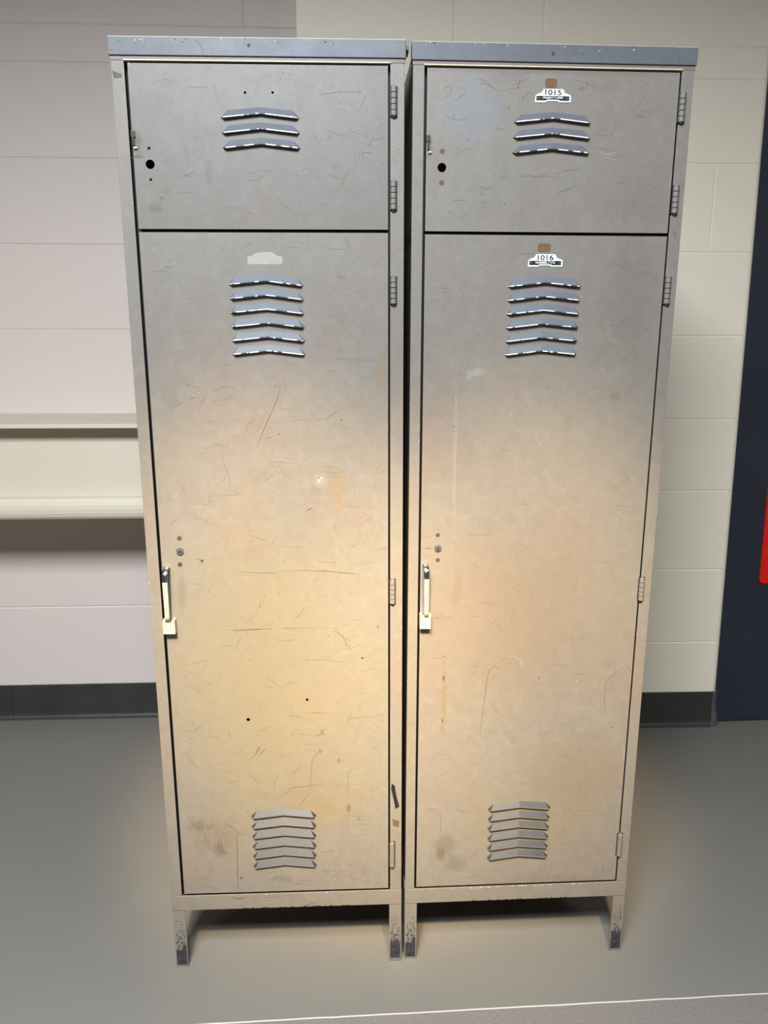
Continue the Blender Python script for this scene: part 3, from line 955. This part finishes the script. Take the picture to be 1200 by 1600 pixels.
# ------------------------------------------------------------------ setting
def block_mat(name, base, warm):
    t = NT(name)
    big = t.noise(1.6, 4, 0.6)
    fine = t.noise(60.0, 4, 0.7)
    col = t.mix(t.math('MULTIPLY', t.ramp(big, 0.4, 0.7), 0.5), base, warm)
    col = t.mix(t.math('MULTIPLY', t.ramp(fine, 0.45, 0.7), 0.12), col, tuple(v * .85 for v in base[:3]) + (1,))
    t.bump(t.noise(110.0, 4, 0.65), 0.10, 0.002)
    return t.done(col, 0.55, 0, 0.35)


M_WALL = block_mat('cream_block_paint', srgb(238, 226, 204), srgb(233, 219, 197))
M_WALLP = block_mat('pale_pinkish_block_paint', srgb(213, 199, 189), srgb(215, 200, 188))
M_LEDGE = block_mat('cream_ledge_paint', srgb(210, 199, 178), srgb(204, 192, 170))


def block_wall(name, p0, p1, courses, joints, mat, top, thick=0.12, end_lean=0.0, bull=False):
    """painted blockwork from p0 to p1 along the floor; courses = joint heights, joints = per course list of distances"""
    d = (p1 - p0)
    L = d.length
    d.normalize()
    n = Vector((d.y, -d.x, 0))                          # towards the room
    bm = bmesh.new()
    g, dep = 0.0035, 0.0022
    zs = [0.0] + list(courses) + [top]

    def V(s, z, o):
        e = end_lean * (z / top) * max(0.0, (s - (L - 0.3)) / 0.3)
        q = p0 + d * (s + e) + n * o
        return bm.verts.new((q.x, q.y, z))
    for i in range(len(zs) - 1):
        z0, z1 = zs[i], zs[i + 1]
        js = [0.0] + list(joints.get(i, ())) + [L]
        for a, b in zip(js, js[1:]):
            out = [V(a, z0, -dep), V(b, z0, -dep), V(b, z1, -dep), V(a, z1, -dep)]
            ga = g if a > 0 else 0.0
            gb = g if b < L else 0.0
            inn = [V(a + ga, z0 + g, 0), V(b - gb, z0 + g, 0), V(b - gb, z1 - g, 0), V(a + ga, z1 - g, 0)]
            bm.faces.new(inn)
            for k in range(4):
                bm.faces.new((out[k], out[(k + 1) % 4], inn[(k + 1) % 4], inn[k]))
    # return at both ends, rounded if asked
    for s, sg in ((0.0, -1), (L, 1)):
        if sg > 0 and bull:
            r = 0.02
            prev = None
            for k in range(7):
                a = math.pi / 2 * k / 6
                q = (V(s + r * math.sin(a), 0, -r + r * math.cos(a)), V(s + r * math.sin(a), top, -r + r * math.cos(a)))
                if prev:
                    bm.faces.new((prev[0], q[0], q[1], prev[1]))
                prev = q
            q = (V(s + r, 0, -thick), V(s + r, top, -thick))
            bm.faces.new((prev[0], q[0], q[1], prev[1]))
        else:
            q = [V(s, 0, 0), V(s, 0, -thick), V(s, top, -thick), V(s, top, 0)]
            bm.faces.new(q if sg > 0 else q[::-1])
    q = [V(0, 0, -thick), V(L, 0, -thick), V(L, top, -thick), V(0, top, -thick)]
    bm.faces.new(q)
    o = obj(name, bm, [mat])
    o['kind'] = 'structure'
    return o, d, n


CEIL = 3.0
# left stretch of wall, behind the left locker
a0, a1 = on_floor(0, 1122.5), on_floor(238, 1117.5)
dL = (a1 - a0).normalized()
nL = Vector((dL.y, -dL.x, 0))
PL0 = a0 - dL * 1.9


def on_wall(px, py, p0, n):
    return hit(px, py, p0, n)


cut_pt = on_wall(463, 20, a0, nL)
PL1 = a0 + dL * ((cut_pt - a0).dot(dL) + 0.10)
ys = [948, 515, 382, 247, 97, 37]
zsL = [on_wall(110, y, a0, nL).z for y in ys]
s_of = lambda px, py: (on_wall(px, py, a0, nL) - PL0).dot(dL)
jl = {}
for i in range(len(zsL) + 1):
    base = 0.46 if i % 2 else 0.66
    jl[i] = [base + 0.405 * k - 0.0 for k in range(0, 3) if base + .405 * k < s_of(0, 400) - 0.03]
jl[6] = [s_of(380, 45)]
block_wall('wall_left', PL0, PL1, zsL, jl, M_WALLP, CEIL)

# right stretch, set a little forward, ending in a rounded corner by the door
b0, b1 = on_floor(1008, 1133.5), on_floor(1114, 1132.0)
dR = (b1 - b0).normalized()
nR = Vector((dR.y, -dR.x, 0))
st = on_wall(463, 30, b0, nR)
PR0 = b0 + dR * ((st - b0).dot(dR))
PR0.z = 0
e_lo, e_hi = on_wall(1121, 1077, b0, nR), on_wall(1185, 350, b0, nR)
BR = 0.02
s_lo = (e_lo - PR0).dot(dR) - BR
s_hi = (e_hi - PR0).dot(dR) - BR
lean = (s_hi - s_lo) / (e_hi.z - e_lo.z)
s_base = s_lo - lean * e_lo.z
PR1 = PR0 + dR * s_base
ysr = [1003, 890, 767, 655, 525, 394.5, 255.5, 124, 73]
zsR = [on_wall(1090, y, b0, nR).z for y in ysr]
sr = lambda px, py: (on_wall(px, py, b0, nR) - PR0).dot(dR)
jr = {6: [sr(1119, 360)], 9: [sr(709, 30), sr(850.5, 30)], 4: [0.4], 5: [0.6], 3: [0.6], 2: [.4], 7: [.5]}
block_wall('wall_right', PR0, PR1, zsR, jr, M_WALL, CEIL, 0.14, lean * CEIL, True)

# black vinyl baseboards
M_BASE = simple('black_vinyl', srgb(52, 52, 47), 0.5, 0, 0.4, 0.1, 8)
M_BASEC = simple('grey_black_vinyl_corner', srgb(84, 84, 86), 0.45, 0, 0.4, 0.1, 8)


def cove(bm, p0, p1, d, n, h, mi=0):
    prof = [(0.002, h), (0.0045, h - 0.002), (0.0045, 0.022), (0.006, 0.012), (0.011, 0.005), (0.017, 0.0015), (0.019, 0.0)]
    A = [bm.verts.new((p0.x + n.x * o, p0.y + n.y * o, z)) for o, z in prof] + [bm.verts.new((p0.x - n.x * .001, p0.y - n.y * .001, 0)), bm.verts.new((p0.x - n.x * .001, p0.y - n.y * .001, h))]
    B = [bm.verts.new((p1.x + n.x * o, p1.y + n.y * o, z)) for o, z in prof] + [bm.verts.new((p1.x - n.x * .001, p1.y - n.y * .001, 0)), bm.verts.new((p1.x - n.x * .001, p1.y - n.y * .001, h))]
    k = len(A)
    for i in range(k):
        bm.faces.new((A[i], A[(i + 1) % k], B[(i + 1) % k], B[i])).material_index = mi
    bm.faces.new(A).material_index = mi
    bm.faces.new(B[::-1]).material_index = mi


hbL = on_wall(120, 1068.5, a0, nL).z
hbR = on_wall(1060, 1081, b0, nR).z
seam = PL0 + dL * s_of(20, 1095)
bm = bmesh.new()
cove(bm, PL0, seam - dL * .0008, dL, nL, hbL)
cove(bm, seam + dL * .0008, PL1, dL, nL, hbL)
obj('baseboard_left', bm, [M_BASE])['kind'] = 'structure'
bm = bmesh.new()
cove(bm, PR0, PR1 + dR * 0.001, dR, nR, hbR)
# moulded piece wrapping the rounded corner
prev = None
c = PR1 - nR * BR
for k in range(8):
    a = math.pi / 2 * k / 7
    dirv = dR * math.sin(a) + nR * math.cos(a)
    ring = []
    for off, z in ((0.003, hbR), (0.006, hbR - .002), (0.006, .02), (0.010, .008), (0.018, 0.0)):
        q = c + dirv * (BR + off)
        ring.append(bm.verts.new((q.x, q.y, z)))
    q = c + dirv * BR * 0.95
    ring.append(bm.verts.new((q.x, q.y, hbR)))
    if prev:
        for i in range(5):
            bm.faces.new((prev[i], ring[i], ring[i + 1] if i < 5 else ring[i], prev[i + 1])).material_index = 1 if i < 4 else 1
        bm.faces.new((prev[5], ring[5], ring[0], prev[0])).material_index = 1
    prev = ring
obj('baseboard_right', bm, [M_BASE, M_BASEC])['kind'] = 'structure'


# floor
def floor_mat():
    t = NT('grey_sheet_vinyl')
    p, q = on_floor(600, 1585), on_floor(1200, 1552.5)
    dd = (q - p).normalized()
    nn = Vector((dd.y, -dd.x, 0))                       # towards the camera
    sep = t.n('ShaderNodeSeparateXYZ')
    t.link(t.co, sep.inputs[0])
    dist = t.math('ADD', t.math('MULTIPLY', sep.outputs[0], nn.x), t.math('MULTIPLY', sep.outputs[1], nn.y))
    dist = t.math('SUBTRACT', dist, nn.dot(p))
    wob = t.math('MULTIPLY', t.math('SUBTRACT', t.noise(9.0, 2), 0.5), 0.004)
    dist = t.math('ADD', dist, wob)
    near = t.ramp(dist, 0.0, 0.002)
    base = srgb(111, 106, 98)
    base2 = srgb(120, 112, 105)
    big = t.noise(1.4, 4, 0.6)
    col = t.mix(t.math('MULTIPLY', t.ramp(big, .4, .7), 0.5), base, srgb(105, 102, 95))
    f = t.noise(220.0, 3, 0.7)
    col2 = t.mix(t.ramp(f, .4, .65), base2, srgb(107, 99, 92))
    col = t.mix(near, col, col2)
    line = t.math('SUBTRACT', 1.0, t.ramp(t.math('ABSOLUTE', dist), 0.0009, 0.0022))
    col = t.mix(t.math('MULTIPLY', line, 0.85), col, srgb(206, 200, 186))
    t.bump(t.noise(320.0, 2), 0.04, 0.001)
    return t.done(col, 0.5, 0, 0.35)


bm = bmesh.new()
box(bm, -3.2, 3.2, -3.2, 4.2, -0.1, 0.0)
obj('floor', bm, [floor_mat()])['kind'] = 'structure'
M_ROOM = block_mat('room_paint', srgb(92, 89, 84), srgb(88, 85, 80))
for nm, q in (('ceiling', (-3.2, 3.2, -3.2, 4.2, CEIL, CEIL + .1)), ('wall_far_left', (-3.3, -3.2, -3.2, 4.2, 0, CEIL)),
              ('wall_far_right', (3.2, 3.3, -3.2, 4.2, 0, CEIL)), ('wall_front', (-3.2, 3.2, -3.3, -3.2, 0, CEIL))):
    bm = bmesh.new()
    box(bm, *q)
    obj(nm, bm, [M_ROOM])['kind'] = 'structure'

# navy door past the corner, set back
g0, g1 = on_floor(1134, 1128.0), on_floor(1200, 1126.0)
dD = (g1 - g0).normalized()
nD = Vector((dD.y, -dD.x, 0))
q0, q1 = g0 - dD * 0.12, g0 + dD * 1.05
M_NAVY = simple('navy_door_enamel', srgb(40, 43, 51), 0.5, 0, 0.4, 0.08, 6)
bm = bmesh.new()
vs = []
for z in (0.004, 2.6):
    for q in (q0, q1, q1 - nD * .045, q0 - nD * .045):
        vs.append(bm.verts.new((q.x, q.y, z)))
fs = [bm.faces.new([vs[i] for i in q]) for q in ((0, 1, 5, 4), (1, 2, 6, 5), (2, 3, 7, 6), (3, 0, 4, 7), (4, 5, 6, 7), (3, 2, 1, 0))]
bmesh.ops.bevel(bm, geom=list({e for f in fs for e in f.edges}), offset=.002, segments=2, affect='EDGES')
obj('door_1', bm, [M_NAVY])['kind'] = 'structure'
# red sign on the door
s0 = on_wall(1185, 911, g0, nD)
s1 = on_wall(1200, 752, g0, nD)
sl = (s0 - g0).dot(dD)
sln = ((s1 - g0).dot(dD) - sl) / (s1.z - s0.z)
wS, hS, rS = 0.25, 0.36, 0.016
bm = bmesh.new()
out = []
for (cx, cz, a0_) in ((rS, rS, math.pi), (wS - rS, rS, 1.5 * math.pi), (wS - rS, hS - rS, 0), (rS, hS - rS, .5 * math.pi)):
    for k in range(7):
        a = a0_ + math.pi / 2 * k / 6
        out.append((cx + rS * math.cos(a), cz + rS * math.sin(a)))
A, B = [], []
for (x, z) in out:
    q = g0 + dD * (sl + x + sln * z)
    A.append(bm.verts.new((q.x + nD.x * .006, q.y + nD.y * .006, s0.z + z)))
    B.append(bm.verts.new((q.x + nD.x * .0004, q.y + nD.y * .0004, s0.z + z)))
f0 = bm.faces.new(A)
bm.faces.new(B[::-1])
for i in range(len(A)):
    bm.faces.new((A[i], B[i], B[(i + 1) % len(A)], A[(i + 1) % len(A)]))
bmesh.ops.bevel(bm, geom=list(f0.edges), offset=.0015, segments=2, affect='EDGES')
o = obj('sign', bm, [simple('red_sign_enamel', srgb(222, 24, 10), 0.4, 0, 0.4, 0.03, 5)])
o['label'] = 'bright red sign with rounded corners on the navy door'
o['category'] = 'sign'

# ------------------------------------------------------------------ ledge on the left wall
def ledge_pt(s, off, z):
    q = PL0 + dL * s + nL * off
    return (q.x, q.y, z)


OFFT, OFFB, OFFP = 0.31, 0.295, 0.245


def z_at(py, off):
    return on_wall(110, py, a0 + nL * off, nL).z


ztop = z_at(663, OFFT)
z_l1 = z_at(669, OFFT)
z_g = z_at(780, OFFB)
z_b = z_at(813, OFFB)
s_a, s_b = 0.02, s_of(300, 700)
root = thing('wall_ledge', Matrix.Translation(ledge_pt((s_a + s_b) / 2, 0.0, z_b)), 'long cream painted ledge with a rounded lower lip fixed to the left wall', 'ledge')
RI = root.matrix_world.inverted()


def extr(name, prof, smooth=False):
    bm = bmesh.new()
    A = [bm.verts.new(RI @ Vector(ledge_pt(s_a, o_, z_))) for o_, z_ in prof]
    B = [bm.verts.new(RI @ Vector(ledge_pt(s_b, o_, z_))) for o_, z_ in prof]
    k = len(prof)
    for i in range(k):
        bm.faces.new((A[i], A[(i + 1) % k], B[(i + 1) % k], B[i]))
    bm.faces.new(A)
    bm.faces.new(B[::-1])
    return obj(name, bm, [M_LEDGE], root)


extr('top_board', [(0.0005, z_l1 + .001), (0.0005, ztop), (OFFT - .003, ztop), (OFFT, ztop - .002), (OFFT, z_l1), (OFFT - .004, z_l1 - .001)])
extr('front_panel', [(0.0005, z_g), (0.0005, z_l1 + .001), (OFFP, z_l1 + .001), (OFFP + 0.004, z_g)])
zc_ = (z_g + z_b) / 2
hr = (z_g - z_b) / 2
prof = [(0.0005, z_b + .004), (0.0005, z_g)]
for k in range(9):
    a = math.pi / 2 - math.pi * k / 8
    prof.append((OFFB - 0.016 + 0.016 * math.cos(a), zc_ + hr * math.sin(a)))
extr('lower_lip', prof)

# ------------------------------------------------------------------ light
w = bpy.data.worlds.new('world')
SC.world = w
w.use_nodes = True
w.node_tree.nodes['Background'].inputs[0].default_value = (0.8, 0.85, 1.0, 1)
w.node_tree.nodes['Background'].inputs[1].default_value = 0.1


def area(name, loc, target, sx, sy, power, col, spread=180):
    l = bpy.data.lights.new(name, 'AREA')
    l.shape = 'RECTANGLE'
    l.size, l.size_y = sx, sy
    l.energy = power
    l.color = col
    l.spread = math.radians(spread)
    o = bpy.data.objects.new(name, l)
    COL.objects.link(o)
    o.location = loc
    o.rotation_euler = (Vector(target) - Vector(loc)).to_track_quat('-Z', 'Y').to_euler()
    return o


COOL = (0.88, 0.955, 1.04)
area('unseen_ceiling_light', (-0.36, -0.45, 2.94), (-0.36, -0.2, 0), 1.0, 1.0, 225, COOL, 158)
area('unseen_ceiling_light', (-2.1, -0.6, 2.94), (-2.0, -0.5, 0), 0.6, 1.2, 16, COOL)  # added fill light, unseen, to brighten the left wall
area('unseen_ceiling_light', (2.2, -0.4, 2.94), (2.15, -0.3, 0), 0.6, 1.2, 22, COOL)  # added fill light, unseen, to brighten the right wall


def spot(loc, target, power, size):
    sp = bpy.data.lights.new('added_warm_spot', 'SPOT')  # added unseen light that warms the lower half of the lockers
    sp.energy = power
    sp.color = (1.0, 0.77, 0.44)
    sp.spot_size = math.radians(size)
    sp.spot_blend = 1.0
    sp.shadow_soft_size = 0.08
    so = bpy.data.objects.new('added_warm_spot', sp)
    COL.objects.link(so)
    so.location = loc
    so.rotation_euler = (Vector(target) - Vector(loc)).to_track_quat('-Z', 'Y').to_euler()


spot((-0.35, -0.5, 2.85), (-0.20, 1.47, 0.71), 1180, 21.5)
spot((0.35, -0.5, 2.85), (0.27, 1.50, 0.68), 1030, 21.5)

vs_ = SC.view_settings
SC.display_settings.display_device = 'sRGB'
vs_.view_transform = 'Standard'
vs_.look = 'None'
vs_.gamma = 1.0
vs_.exposure = 0.0
vs_.use_curve_mapping = False
